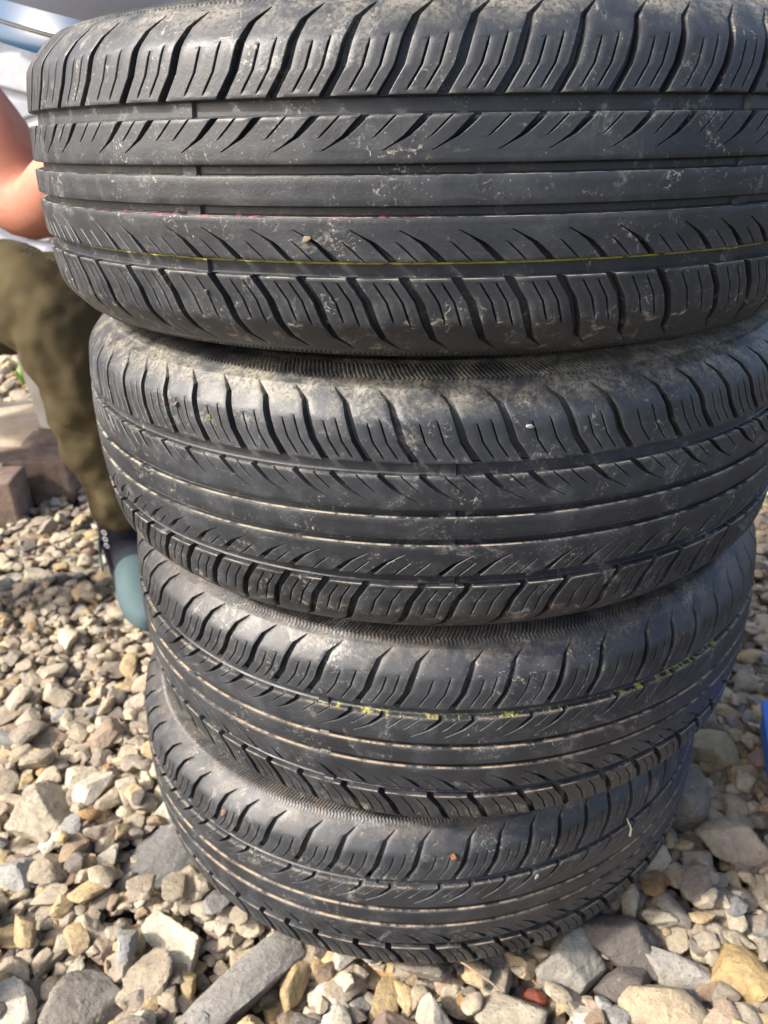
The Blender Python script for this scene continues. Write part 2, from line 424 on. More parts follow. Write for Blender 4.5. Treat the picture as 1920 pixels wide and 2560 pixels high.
# ------------------------------------------------------------------ stones
def unit_ico(sub):
    bm = bmesh.new(); bmesh.ops.create_icosphere(bm, subdivisions=sub, radius=1)
    V = np.array([v.co[:] for v in bm.verts]); F = np.array([[v.index for v in f.verts] for f in bm.faces]); bm.free()
    return V, F
ICO = {k: unit_ico(k) for k in (2, 3, 4, 5)}

def value_noise(P, seed, scale):
    """cheap smooth noise from summed sines in random directions"""
    r = np.random.default_rng(seed); out = np.zeros(len(P))
    for k in range(9):
        d = r.normal(size=3); d /= np.linalg.norm(d)
        out += np.sin(P @ d * scale * (1 + .35 * k) + r.uniform(0, 6.28)) / (1 + .35 * k)
    return out / 4

def stone_shape(seed, sub, facets=13, p=14, rough=.035):
    r = np.random.default_rng(seed); D, F = ICO[sub]
    nrm = r.normal(size=(facets, 3)); nrm /= np.linalg.norm(nrm, axis=1)[:, None]
    dist = r.uniform(.58, 1.0, facets)
    g = np.clip(D @ nrm.T, 0, None) / dist
    rad = (g ** p).sum(1) ** (-1 / p)
    rad = np.minimum(rad, 1.35)
    rad *= 1 + rough * value_noise(D, seed + 5, 4) + rough * .6 * value_noise(D, seed + 9, 11) + rough * .42 * value_noise(D, seed + 19, 25) + rough * .22 * value_noise(D, seed + 29, 55)
    return D * rad[:, None], F

PROTO = {sub: [stone_shape(100 + k, sub, facets=int(7 + (k * 5) % 6), p=(30, 60, 110)[k % 3], rough=(.05, .07)[k % 2]) for k in range(28)] for sub in (2, 3, 4)}

PALETTE = [((.66, .55, .39), 28), ((.58, .49, .36), 24), ((.48, .41, .32), 17), ((.38, .325, .26), 10), ((.72, .54, .29), 13), ((.76, .66, .48), 12),
           ((.19, .165, .14), 6), ((.40, .40, .38), 4), ((.55, .41, .30), 4), ((.44, .31, .20), 4), ((.60, .36, .15), 3), ((.82, .75, .60), 4)]
pc = np.array([c for c, _ in PALETTE]); pw = np.array([q for _, q in PALETTE], float); pw /= pw.sum()

g = N('gravel_stone')
tc = g.n('ShaderNodeTexCoord').outputs['Object']
att = g.n('ShaderNodeAttribute'); att.attribute_name = 'tint'; tint = att.outputs['Color']
n1 = g.noise(tc, 38, 6, .62, .4); n2 = g.noise(tc, 170, 8, .68); n3 = g.noise(tc, 700, 5, .7)
c = g.mix(g.ramp(n1, .30, .60), g.mix(.45, tint, (.20, .17, .14)), tint)
c = g.mix(g.math('MULTIPLY', g.ramp(n1, .60, .76), .4), c, (.62, .50, .33))
c = g.mix(g.math('MULTIPLY', g.ramp(n2, .56, .70), .45), c, (.66, .61, .52))
c = g.mix(g.math('MULTIPLY', g.ramp(n2, .44, .32), .55), c, (.12, .105, .09))
c = g.mix(g.math('MULTIPLY', g.ramp(n3, .45, .3), .35), c, (.10, .09, .08))
c = g.mix(.18, c, (.03, .027, .024)); c = g.mix(g.math('MULTIPLY', g.ramp(g.noise(tc, 330, 4, .8), .52, .60), .30), c, (.16, .13, .10))
g.l(c, g.b.inputs['Base Color']); g.b.inputs['Roughness'].default_value = .82; g.b.inputs['Specular IOR Level'].default_value = .35
bb = g.bump(n1, .6, .010); bb = g.bump(n2, .9, .005, bb); bb = g.bump(n3, .8, .0014, bb)
g.l(bb, g.b.inputs['Normal'])
STONE = g.m

# the ground under and between the stones
G_Z = -.045
gm = N('soil'); tcc = gm.n('ShaderNodeTexCoord').outputs['Object']
sn = gm.noise(tcc, 60, 8, .7)
gm.l(gm.mix(gm.ramp(sn, .35, .7), (.035, .028, .022), (.12, .10, .075)), gm.b.inputs['Base Color'])
gm.b.inputs['Roughness'].default_value = .95; gm.l(gm.bump(sn, 1, .01), gm.b.inputs['Normal'])
S = 60
gr = mesh_np('ground', np.array([(-S, -S, G_Z), (S, -S, G_Z), (S, S, G_Z), (-S, S, G_Z)]), np.array([[0, 1, 2, 3]]), False)
tag(link('ground', gr, gm.m), kind='structure')

# height map used to let every stone settle on the ones below
RES = .005; X0, X1, Y0, Y1 = -2.9, 2.3, .15, 4.4
HX, HY = int((X1 - X0) / RES), int((Y1 - Y0) / RES)
HM = np.full((HX, HY), G_Z, np.float32)
TX, TY = TYRES[3][0], TYRES[3][1]
PATIO = [(-2.75, 1.475), (-1.0, 1.475), (-.99, 1.55), (-.775, 1.55), (-.775, 1.665), (-.69, 1.665), (-.69, 1.765), (-.63, 1.765), (-.61, 2.08), (-2.7, 2.14)]     # outline of the raised step
def in_poly(x, y, P):
    c = False; n = len(P)
    for i in range(n):
        a, b = P[i], P[(i + 1) % n]
        if (a[1] > y) != (b[1] > y) and x < (b[0] - a[0]) * (y - a[1]) / (b[1] - a[1]) + a[0]: c = not c
    return c
def in_patio(x, y): return in_poly(x, y, PATIO)

def settle(x, y, a, b, cz, ang, sink, blocktest=True):
    """a,b: half sizes on plan, cz: half height. returns z centre or None"""
    m = max(a, b); i0, i1 = int((x - m - X0) / RES), int((x + m - X0) / RES) + 2
    j0, j1 = int((y - m - Y0) / RES), int((y + m - Y0) / RES) + 2
    if i0 < 0 or j0 < 0 or i1 >= HX or j1 >= HY: return None
    xs = X0 + np.arange(i0, i1) * RES - x; ys = Y0 + np.arange(j0, j1) * RES - y
    gx, gy = np.meshgrid(xs, ys, indexing='ij'); ca, sa = math.cos(ang), math.sin(ang)
    q = ((gx * ca + gy * sa) / a) ** 2 + ((-gx * sa + gy * ca) / b) ** 2
    ins = q < .85
    if ins.sum() < 3: return None
    sub = HM[i0:i1, j0:j1]; h = sub[ins]
    zc = float(np.quantile(h, .62)) + cz * (1 - sink)
    top = zc + cz * np.sqrt(np.clip(1 - q, 0, 1))
    return zc, (i0, i1, j0, j1), ins, top
def commit(res):
    zc, (i0, i1, j0, j1), ins, top = res
    sub = HM[i0:i1, j0:j1]; sub[ins] = np.maximum(sub[ins], top[ins])

def allowed(x, y, m, top):
    d = math.hypot(x - TX, y - TY)
    if d - m * .8 < .262 and top > .004: return False
    if d - m * .8 < .300 and top > .012: return False
    if d - m * .75 < .332 and top > .036: return False
    if in_patio(x, y): return False
    return True

stones = []            # x,y,z,a,b,c,ang,tilt1,tilt2,colour,sub,proto
def dist_cam(x, y): return math.hypot(x, y)
def try_stone(x, y, size, maxtop):
    asp = random.uniform(.6, 1.0); fl = random.uniform(.45, .8)
    a, b, cz = size, size * asp, size * asp * fl; ang = random.uniform(0, PI)
    res = settle(x, y, a, b, cz, ang, random.uniform(.1, .35))
    if res is None: return False
    if res[0] + cz > maxtop or not allowed(x, y, size, res[0] + cz): return False
    commit(res)
    col = pc[rng.choice(len(pc), p=pw)] * random.uniform(.8, 1.18)
    d = dist_cam(x, y)
    sub = 4 if (d < .68 and size > .013) else (3 if d < 1.15 else 2)
    stones.append((x, y, res[0], a, b, cz, ang, random.uniform(-.35, .35), random.uniform(-.35, .35), col, sub, random.randrange(28)))
    return True

def zone(y): return (-.62 * y - .22, .50 * y + .22)
def scatter(n, lo, hi, ylo, yhi, maxtop, tries=1):
    for _ in range(n):
        best = None
        for t in range(tries):
            y = ylo + (yhi - ylo) * random.random(); xa, xb = zone(y)
            xa = max(xa, X0 + .06); xb = min(xb, X1 - .06)
            x = random.uniform(xa, xb)
            i, j = int((x - X0) / RES), int((y - Y0) / RES)
            h = HM[i, j]
            if best is None or h < best[0]: best = (h, x, y)
        try_stone(best[1], best[2], lo + (hi - lo) * random.random() ** 1.8, maxtop)

# first bed of stones, then the noticeable ones, then the rest around them
scatter(3800, .008, .015, .30, 1.25, .015)
scatter(4200, .009, .017, 1.2, 2.4, .015)
scatter(3200, .014, .024, 2.3, 4.3, .02)

NOTABLE = [  # x, y, half sizes a,b,c, angle, colour, facets/p, seed, label
 (-.268, .665, .046, .028, .010, 1.0, (.24, .24, .235), 5, 40, 501, 'flat grey slab of stone poking out from under the left of the bottom tyre'),
 (-.150, .505, .060, .021, .016, .85, (.37, .355, .325), 8, 30, 502, 'long grey brick-shaped stone lying slantwise in the gravel below the bottom tyre'),
 (-.230, .557, .034, .020, .016, -.9, (.80, .73, .56), 8, 30, 503, 'cream white stone with a brown stain, brightest in the left gravel'),
 (-.425, .722, .033, .031, .026, .3, (.66, .58, .43), 7, 34, 504, 'pale cream squarish block of stone at the left edge of the photo'),
 (-.106, .507, .014, .021, .015, .1, (.60, .44, .22), 16, 8, 505, 'smooth yellow oval stone touching the upper end of the long grey stone'),
 (-.018, .487, .016, .026, .014, .05, (.62, .46, .24), 16, 9, 506, 'smooth upright yellow stone under the front of the bottom tyre'),
 (.222, .536, .036, .029, .024, -.2, (.15, .135, .125), 14, 12, 507, 'large dark grey lumpy stone against the right front of the bottom tyre'),
 (.214, .492, .023, .022, .020, .4, (.15, .13, .12), 16, 10, 508, 'small round dark stone in front of the large dark grey one'),
 (.256, .508, .032, .019, .018, -.55, (.55, .52, .45), 9, 24, 509, 'whitish grey speckled stone right of the small round dark stone'),
 (.240, .468, .031, .019, .018, -.6, (.66, .53, .35), 7, 34, 510, 'light tan angular block of stone near the bottom right corner'),
 (.272, .476, .013, .017, .011, .3, (.24, .28, .36), 16, 9, 511, 'blue grey stone with a cream top beside the light tan block'),
 (.324, .490, .020, .024, .018, .5, (.66, .46, .20), 9, 24, 512, 'orange yellow stone at the right edge of the photo'),
 (.128, .492, .008, .009, .007, .2, (.38, .075, .03), 12, 14, 513, 'small rust red stone in the shade in front of the bottom tyre'),
 (.170, .514, .027, .026, .020, .9, (.46, .43, .37), 10, 20, 514, 'large rough grey stone between the rust red stone and the dark stones'),
 (.105, .462, .034, .026, .018, -.3, (.60, .53, .40), 15, 11, 515, 'big pale pitted stone at the bottom centre of the photo'),
 (.033, .460, .017, .029, .017, .3, (.60, .55, .45), 13, 14, 516, 'tall smooth cream stone at the bottom edge left of the pitted one'),
 (.408, .795, .036, .022, .024, -.25, (.58, .49, .30), 8, 26, 517, 'yellowish angular stone in the shade beside the third tyre'),
 (.330, .708, .028, .026, .036, .2, (.30, .265, .225), 9, 22, 518, 'tall grey brown rock leaning against the right side of the bottom tyre'),
 (.378, .646, .032, .022, .020, .1, (.55, .47, .36), 10, 20, 519, 'knobbly beige stone with an orange patch, right of the tall grey brown rock'),
 (-.305, .492, .031, .027, .020, .3, (.36, .33, .28), 11, 18, 520, 'wide rough grey stone in the bottom left corner'),
 (-.322, .948, .024, .018, .016, .2, (.62, .46, .22), 8, 26, 521, 'yellow stone touching the left edge of the third tyre in the picture'),
 (-.010, .448, .030, .024, .016, .6, (.40, .28, .24), 10, 18, 522, 'pinkish brown stone at the bottom edge of the photo'),
]
notable_xy = []
for (x, y, a, b, cz, ang, colr, fac, p, seed, label) in NOTABLE:
    res = settle(x, y, a, b, cz, ang, .25)
    zc = res[0] if res else 0
    zc = min(zc, .018 + cz * .1) if math.hypot(x - TX, y - TY) < .40 else min(zc, .03)
    commit((zc, res[1], res[2], zc + cz * .9 + 0 * res[3]))
    notable_xy.append((x, y, max(a, b) * .75 + min(a, b) * .35))
    sh, F = stone_shape(seed, 5, fac, p * 1.6, .05)
    ca, sa = math.cos(ang), math.sin(ang)
    Rz = np.array([[ca, -sa, 0], [sa, ca, 0], [0, 0, 1]])
    V = (sh * [a * 1.12, b * 1.12, cz * 1.15]) @ Rz.T
    colv = np.tile(np.array([*colr, 1.0]), (len(V), 1))
    me = mesh_np('stone', V, F, True, 20, None, colv)
    o = link('stone', me, STONE); o.location = (x, y, zc)
    tag(o, label, 'stone', 'stones that stand out in the gravel')

_al = allowed
def allowed(x, y, m, top):
    if not _al(x, y, m, top): return False
    for nx, ny, nr in notable_xy:
        if (x - nx) ** 2 + (y - ny) ** 2 < (nr + m * .55) ** 2: return False
    return True

scatter(5200, .0085, .019, .30, 1.25, .028, 3)
scatter(4200, .006, .012, .30, 1.25, .030, 5)
scatter(260, .015, .023, .30, 1.1, .034, 4)
scatter(6000, .0095, .021, 1.2, 2.5, .028, 3)
scatter(3600, .007, .014, 1.2, 2.5, .030, 4)
scatter(3600, .016, .034, 2.4, 4.3, .035, 3)

def build_gravel(items, name):
    Vs, Fs, Cs, o = [], [], [], 0
    for (x, y, z, a, b, cz, ang, t1, t2, colr, sub, k) in items:
        sh, F = PROTO[sub][k]
        P = sh * [a * 1.08, b * 1.08, cz * 1.12]
        c1, s1, c2, s2 = math.cos(t1), math.sin(t1), math.cos(t2), math.sin(t2)
        ca, sa = math.cos(ang), math.sin(ang)
        R = np.array([[ca, -sa, 0], [sa, ca, 0], [0, 0, 1]]) @ np.array([[1, 0, 0], [0, c1, -s1], [0, s1, c1]]) @ np.array([[c2, 0, s2], [0, 1, 0], [-s2, 0, c2]])
        Vs.append(P @ R.T + [x, y, z]); Fs.append(F + o); o += len(P)
        Cs.append(np.tile([*colr, 1.0], (len(P), 1)))
    me = mesh_np(name, np.concatenate(Vs), np.concatenate(Fs), True, 24, None, np.concatenate(Cs))
    o = link(name, me, STONE)
    tag(o, 'loose bed of beige, grey and brown gravel stones covering the ground', 'gravel', kind='stuff')
build_gravel(stones, 'gravel')
print('stones', len(stones))
# ------------------------------------------------------------------ small things on the tyres
def chip(i, th, v, size, colr, label, seed, lift=.0005, name='stone_chip', cat='stone chip'):
    sh, F = stone_shape(seed, 3, 8, 24, .04)
    V = sh * [size, size * .55, size * .5]
    o = link(name, mesh_np(name, V, F, True, 40, None, np.tile([*colr, 1.0], (len(V), 1))), STONE)
    o.location = on_tyre(i, th, v, lift); o.rotation_euler = (seed * .7, seed * .3, seed)
    tag(o, label, cat)
chip(1, -2.2293, .0658, .0030, (.62, .42, .36), 'pink stone chip wedged in a thin slit at the left of the second tyre', 61)
chip(0, -1.8441, -.0237, .0026, (.62, .50, .28), 'straw coloured stone chip caught in a notch of the top tyre', 62)
chip(1, -1.4518, .0665, .0022, (.85, .84, .80), 'bright white stone chip wedged in a thin slit of the second tyre', 63)
chip(0, -2.0589, -.0545, .0020, (.60, .45, .25), 'tiny tan stone chip in a lower slit of the top tyre', 64)
chip(3, -1.5202, .0707, .0042, (.50, .16, .07), 'rust orange chip lying on the shoulder of the bottom tyre', 65, .002)
chip(3, -2.2203, .0653, .0036, (.60, .34, .24), 'pale orange stone chip in a slit at the left of the bottom tyre', 66)
chip(3, -1.2877, .0311, .0026, (.80, .80, .80), 'small white stone chip on the right half of the bottom tyre', 67, .001)
chip(1, -2.1314, .0617, .0018, (.55, .52, .10), 'tiny yellow chip in a slit of the second tyre', 68)

def tube(name, pts, r0, r1, mat, parent=None, seg=8):
    pts = [Vector(p) for p in pts]; bm = bmesh.new(); rings = []
    for i, p in enumerate(pts):
        d = (pts[min(i + 1, len(pts) - 1)] - pts[max(i - 1, 0)]).normalized()
        a = d.orthogonal().normalized(); b = d.cross(a); r = r0 + (r1 - r0) * i / (len(pts) - 1)
        rings.append([bm.verts.new(p + (a * math.cos(t) + b * math.sin(t)) * r) for t in [k * 2 * PI / seg for k in range(seg)]])
    for A, B in zip(rings, rings[1:]):
        for k in range(seg): bm.faces.new((A[k], A[(k + 1) % seg], B[(k + 1) % seg], B[k]))
    bm.faces.new(rings[0][::-1]); bm.faces.new(rings[-1])
    return link(name, bm_mesh(name, bm, True, 50), mat, parent)

straw_m = simple_mat('dry_straw', (.50, .44, .30), .7)
p0 = on_tyre(3, -.975, .050, .002); p1 = on_tyre(3, -.968, .030, .004)
o = tube('straw', [p0, (p0 + p1) / 2 + Vector((.002, -.002, 0)), p1], .0005, .0012, straw_m)
tag(o, 'short pale straw stuck upright on the right of the bottom tyre', 'straw')
twig_m = simple_mat('dry_twig', (.22, .16, .11), .8)
o = tube('twig', [(.045, .500, .026), (.062, .484, .030), (.080, .468, .031), (.090, .460, .028)], .0012, .0008, twig_m)
tag(o, 'thin brown twig lying across the gravel below the bottom tyre', 'twig')

# ------------------------------------------------------------------ raised step with brick edging
def box_bm(bm, cx, cy, cz, sx, sy, sz, rz=0, bev=0.0, rx=0, ry=0):
    mm = Matrix.Translation((cx, cy, cz)) @ Matrix.Rotation(rz, 4, 'Z') @ Matrix.Rotation(ry, 4, 'Y') @ Matrix.Rotation(rx, 4, 'X') @ Matrix.Diagonal((sx, sy, sz, 1))
    r = bmesh.ops.create_cube(bm, size=1, matrix=mm)
    if bev:
        es = list({e for v in r['verts'] for e in v.link_edges})
        bmesh.ops.bevel(bm, geom=es, offset=bev, segments=3, affect='EDGES', profile=.6)
sand_m = simple_mat('sandstone_paving', (.50, .41, .30), .9, .22, 14, .5, 120)
brick_m = simple_mat('brown_brick', (.21, .15, .12), .85, .3, 40, .6, 200)
bm = bmesh.new()
box_bm(bm, -1.75, 1.875, .006, 1.84, .46, .118, 0, .004)
tag(link('paving_slab', bm_mesh('paving_slab', bm), sand_m), 'sand coloured raised paving slab behind the brown edging bricks', 'paving')
EDGE = [(-.885, 1.600, .215, .095, .115, .05), (-.800, 1.712, .215, .095, .108, -.03), (-.735, 1.815, .20, .092, .118, .04), (-.72, 1.925, .20, .095, .11, 0), (-.72, 2.03, .20, .095, .112, .03)]
EL = ['brown edging brick nearest the camera, at the left edge of the photo', 'brown edging brick second from the left edge of the photo',
      'narrow looking brown edging brick just left of the olive trouser leg', 'brown edging brick behind the olive trouser leg, fourth in its row', 'brown edging brick farthest back in its row behind the leg']
for k, (x, y, sx, sy, h, rz) in enumerate(EDGE):
    bm = bmesh.new(); box_bm(bm, x, y, .064 + .003 * (k % 3) - h / 2, sx, sy, h, rz, .006)
    tag(link('edging_brick', bm_mesh('edging_brick', bm, True, 40), brick_m), EL[k], 'brick', 'bricks edging the raised paving')
for k in range(7):
    bm = bmesh.new(); box_bm(bm, -1.11 - k * .222, 1.520 + .006 * (k % 2), .064 - .056, .212, .095, .112, 0, .006)
    tag(link('edging_brick', bm_mesh('edging_brick', bm, True, 40), brick_m), 'brown edging brick in the front row that runs out of the photo on the left', 'brick', 'bricks edging the front of the paving')

# ------------------------------------------------------------------ white wall behind
g = N('white_painted_wall'); tcw = g.n('ShaderNodeTexCoord').outputs['Object']
br = g.n('ShaderNodeTexVoronoi'); br.feature = 'DISTANCE_TO_EDGE'; g.l(g.scalevec(tcw, (2.2, 2.2, 5.5)), br.inputs['Vector']); br.inputs['Scale'].default_value = 1.0
jn = g.ramp(br.outputs['Distance'], .03, .12); wn = g.noise(tcw, 6, 6, .6)
g.l(g.mix(jn, (.42, .43, .47), g.mix(g.ramp(wn, .35, .65), (.66, .66, .70), (.86, .86, .86))), g.b.inputs['Base Color'])
g.b.inputs['Roughness'].default_value = .8
g.l(g.bump(jn, .6, .03, g.bump(wn, .4, .02)), g.b.inputs['Normal'])
bm = bmesh.new(); box_bm(bm, 0, 0, 1.45, 9, .22, 3.0, 0, .01)
wl = link('stone_wall', bm_mesh('stone_wall', bm), g.m); wl.location = (-1.6, 4.9, G_Z); wl.rotation_euler = (0, 0, math.radians(9))
tag(wl, 'white painted stone wall behind the seated person', 'wall')

# ------------------------------------------------------------------ stool
stool_m = simple_mat('white_plastic', (.62, .62, .60), .45, .06, 12)
st = empty('stool', (-1.005, 1.86, .066), math.radians(-32))
tag(st, 'low white plastic stool under the seated person', 'stool')
bm = bmesh.new(); box_bm(bm, 0, -.04, .285, .46, .40, .035, 0, .012); link('seat', bm_mesh('seat', bm, True, 40), stool_m, st)
for sx in (-1, 1):
    for sy in (-1, 1):
        bm = bmesh.new(); box_bm(bm, sx * .165, sy * .115, .135, .075, .022, .27, 0, .006, rx=sy * .06, ry=-sx * .10)
        link('leg', bm_mesh('leg', bm, True, 40), stool_m, st)
bm = bmesh.new(); box_bm(bm, 0, 0, .10, .31, .02, .03, 0, .004); link('crossbar', bm_mesh('crossbar', bm, True, 40), stool_m, st)

# ------------------------------------------------------------------ person
def skin_mesh(name, nodes, edges, mat, parent=None, sub=2, root=0, disp=None):
    """nodes: (x,y,z,rx,ry)"""
    me = bpy.data.meshes.new(name); me.from_pydata([n[:3] for n in nodes], edges, [])
    o = link(name, me, mat, parent)
    sk = o.modifiers.new('skin', 'SKIN'); sk.use_smooth_shade = True
    for i, n in enumerate(nodes):
        v = me.skin_vertices[0].data[i]; v.radius = (n[3], n[4] if len(n) > 4 else n[3]); v.use_root = (i == root)
    s = o.modifiers.new('subsurf', 'SUBSURF'); s.levels = sub; s.render_levels = sub
    if disp:
        tx = bpy.data.textures.new(name + '_folds', 'CLOUDS'); tx.noise_scale = disp[1]; tx.noise_depth = 2
        dm = o.modifiers.new('folds', 'DISPLACE'); dm.texture = tx; dm.strength = disp[0]; dm.mid_level = .5; dm.texture_coords = 'LOCAL'
    return o

gs = N('skin'); tcs = gs.n('ShaderNodeTexCoord').outputs['Object']
gs.l(gs.mix(gs.ramp(gs.noise(tcs, 14, 4), .35, .65), (.38, .155, .10), (.47, .22, .15)), gs.b.inputs['Base Color'])
gs.b.inputs['Roughness'].default_value = .68; gs.b.inputs['Specular IOR Level'].default_value = .3;
gs.l(gs.bump(gs.noise(tcs, 260, 5, .7), .35, .001), gs.b.inputs['Normal']); gs.b.inputs['Subsurface Weight'].default_value = .05
gs.b.inputs['Subsurface Radius'].default_value = (.02, .008, .004)
SKIN = gs.m
HIPC = Vector((-.95, 1.66, .43)); f = Vector((.74, -.67, 0)); pr = Vector((-.67, -.74, 0))
def W(fwd, side, z): q = HIPC + f * fwd + pr * side; return (q.x, q.y, z)
person = empty('person', (HIPC.x, HIPC.y, .062))
tag(person, 'seated person in olive trousers, bare elbow propped on the knee, beside the tyres', 'person')
def rel(n): return (n[0] - HIPC.x, n[1] - HIPC.y, n[2] - .062) + tuple(n[3:])
knee = (-.470, 1.215, .490)
body = [  # pelvis, spine, neck, head
 W(0, 0, .45) + (.15, .12), W(.06, 0, .60) + (.145, .115), W(.15, 0, .76) + (.155, .115), W(.25, 0, .90) + (.15, .09), W(.30, 0, .97) + (.055, .055),
 W(.34, 0, 1.03) + (.052, .055), W(.385, 0, 1.10) + (.078, .088), W(.395, 0, 1.19) + (.074, .088), W(.39, 0, 1.235) + (.045, .05)]
ed = [(i, i + 1) for i in range(8)]
def add(n, parent): body.append(n); ed.append((parent, len(body) - 1)); return len(body) - 1
# near (visible) arm: shoulder, upper arm, elbow on the knee, forearm up to the dish
sh = add((-.700, 1.395, .905, .062, .06), 3); ua = add((-.590, 1.295, .765, .074, .070), sh); ua2 = add((-.525, 1.240, .695, .078, .070), ua)
el = add((-.468, 1.200, .618, .054, .050), ua2); fa = add((-.385, 1.135, .672, .050, .046), el); wr = add((-.305, 1.070, .735, .030, .024), fa)
pm = add((-.285, 1.055, .762, .036, .018), wr)
# far arm resting on the other thigh
s2 = add(W(.26, .19, .885) + (.055, .052), 3); a2 = add(W(.20, .25, .74) + (.048, .046), s2); e2 = add(W(.20, .26, .63) + (.040, .038), a2)
f2 = add(W(.32, .25, .60) + (.036, .034), e2); w2 = add(W(.40, .27, .59) + (.026, .020), f2); p2 = add(W(.45, .27, .585) + (.036, .016), w2)
# legs under the trousers
l1 = add(W(.05, -.09, .44) + (.085, .08), 0); k1 = add(knee + (.062, .062), l1); c1 = add((-.445, 1.235, .33, .046, .046), k1); n1_ = add((-.448, 1.252, .125, .026, .028), c1)
h1 = add((-.452, 1.262, .060, .028, .030), n1_); t1_ = add((-.400, 1.140, .050, .028, .016), h1)
l2 = add(W(.05, .11, .44) + (.085, .08), 0); k2 = add(W(.44, .30, .49) + (.062, .062), l2); c2 = add(W(.42, .33, .33) + (.055, .055), k2); n2_ = add(W(.38, .34, .125) + (.036, .040), c2)
h2 = add(W(.36, .34, .062) + (.034, .036), n2_); t2_ = add(W(.50, .36, .048) + (.040, .022), h2)
# fingers of both hands
def fingers(base, palm, dirv, across, curl, n0):
    for k, (off, ln) in enumerate(((-.026, .9), (-.009, 1.0), (.009, .95), (.026, .75))):
        a = Vector(palm) + Vector(dirv) * .035 + Vector(across) * off; d = Vector(dirv).normalized(); c = Vector(curl).normalized()
        b = a + (d * .7 + c * .3) * .034 * ln; e = b + (d * .3 + c * .8) * .026 * ln; g_ = e + (-d * .1 + c) * .02 * ln
        i = add(tuple(a) + (.010, .0095), base); i = add(tuple(b) + (.0088, .0088), i); i = add(tuple(e) + (.008, .008), i); add(tuple(g_) + (.007, .007), i)
    a = Vector(palm) + Vector(across) * -.038 + Vector(curl) * .008
    i = add(tuple(a) + (.012, .011), base); i = add(tuple(a + Vector(across) * -.018 + Vector(dirv) * .028 + Vector(curl) * .010) + (.0098, .0098), i)
    add(tuple(a + Vector(across) * -.014 + Vector(dirv) * .050 + Vector(curl) * .022) + (.0085, .0085), i)
fingers(pm, body[pm][:3], (.35, -.25, .9), (.7, -.6, -.3), (.55, .5, -.3), 0)
fingers(p2, body[p2][:3], (.74, -.67, -.1), (-.67, -.74, 0), (.1, -.1, -.9), 0)
bo = skin_mesh('body', [rel(n) for n in body], ed, SKIN, person, 2, 0)
# face details
fc = Vector(W(.395, 0, 1.145)); fr = f.normalized(); sd = pr.normalized()
def blob(name, c, r, sc, mat, parent=person):
    bm = bmesh.new(); bmesh.ops.create_uvsphere(bm, u_segments=20, v_segments=14, radius=r)
    bmesh.ops.transform(bm, matrix=Matrix.Translation(Vector(c) - Vector((HIPC.x, HIPC.y, .062))) @ Matrix((fr, sd, (0, 0, 1))).transposed().to_4x4() @ Matrix.Diagonal((*sc, 1)), verts=bm.verts)
    return link(name, bm_mesh(name, bm, True), mat, parent)
hair_m = simple_mat('dark_hair', (.05, .035, .025), .7, .3, 90, .8, 300)
eye_m = simple_mat('eye', (.75, .73, .70), .2, .02); lip_m = simple_mat('lips', (.50, .20, .16), .5, .05)
blob('hair', fc + Vector((0, 0, .035)) - fr * .022, .098, (1, .92, 1.0), hair_m)
for sgn in (-1, 1):
    blob('eye', fc + fr * .080 + sd * .03 * sgn + Vector((0, 0, .004)), .012, (.8, 1.1, .8), eye_m)
    blob('ear', fc + sd * .085 * sgn - Vector((0, 0, .005)), .028, (.7, .3, 1.1), SKIN)
blob('nose', fc + fr * .093 - Vector((0, 0, .022)), .016, (1, .8, 1.4), SKIN)
blob('mouth', fc + fr * .084 - Vector((0, 0, .052)), .018, (.5, 1.3, .35), lip_m)
# clothes
go = N('olive_corduroy'); to = go.n('ShaderNodeTexCoord').outputs['Object']
wv = go.n('ShaderNodeTexWave'); wv.bands_direction = 'Z'; go.l(to, wv.inputs['Vector']); wv.inputs['Scale'].default_value = 120; wv.inputs['Distortion'].default_value = .6
go.l(go.mix(go.ramp(go.noise(to, 9, 3), .3, .7), (.062, .048, .024), (.085, .067, .035)), go.b.inputs['Base Color'])
go.b.inputs['Roughness'].default_value = .9; go.b.inputs['Sheen Weight'].default_value = 0; go.b.inputs['Specular IOR Level'].default_value = .15
go.l(go.bump(wv.outputs['Fac'], .4, .001, go.bump(go.noise(to, 14, 3), .25, .012)), go.b.inputs['Normal'])
tr = [W(-.01, 0, .46) + (.165, .135), W(.06, -.09, .455) + (.108, .10), (-.640, 1.355, .478, .100, .098), (-.500, 1.235, .502, .092, .088), (-.458, 1.205, .470, .080, .076),
      (-.448, 1.215, .38, .080, .076), (-.440, 1.225, .28, .070, .068), (-.436, 1.238, .18, .056, .056), (-.438, 1.245, .110, .053, .055),
      W(.06, .11, .455) + (.108, .10), W(.28, .20, .48) + (.10, .095), W(.45, .30, .50) + (.09, .09), W(.43, .32, .36) + (.085, .08), W(.39, .34, .20) + (.065, .065), W(.38, .34, .14) + (.06, .06)]
te = [(0, 1), (1, 2), (2, 3), (3, 4), (4, 5), (5, 6), (6, 7), (7, 8), (0, 9), (9, 10), (10, 11), (11, 12), (12, 13), (13, 14)]
skin_mesh('trousers', [rel(n) for n in tr], te, go.m, person, 4, 0, (.034, .075))
shirt_m = simple_mat('dark_green_shirt', (.03, .05, .035), .85, .2, 30)
sn_ = [W(-.01, 0, .50) + (.165, .135), W(.06, 0, .62) + (.162, .130), W(.15, 0, .77) + (.17, .128), W(.245, 0, .885) + (.155, .10), (-.725, 1.415, .905, .075, .072), (-.665, 1.362, .865, .076, .072),
       W(.26, .20, .885) + (.07, .066), W(.22, .235, .80) + (.07, .066)]
skin_mesh('shirt', [rel(n) for n in sn_], [(0, 1), (1, 2), (2, 3), (3, 4), (4, 5), (3, 6), (6, 7)], shirt_m, person, 3, 0, (.02, .08))
sock_m = simple_mat('navy_sock', (.014, .016, .026), .9, .2, 60)
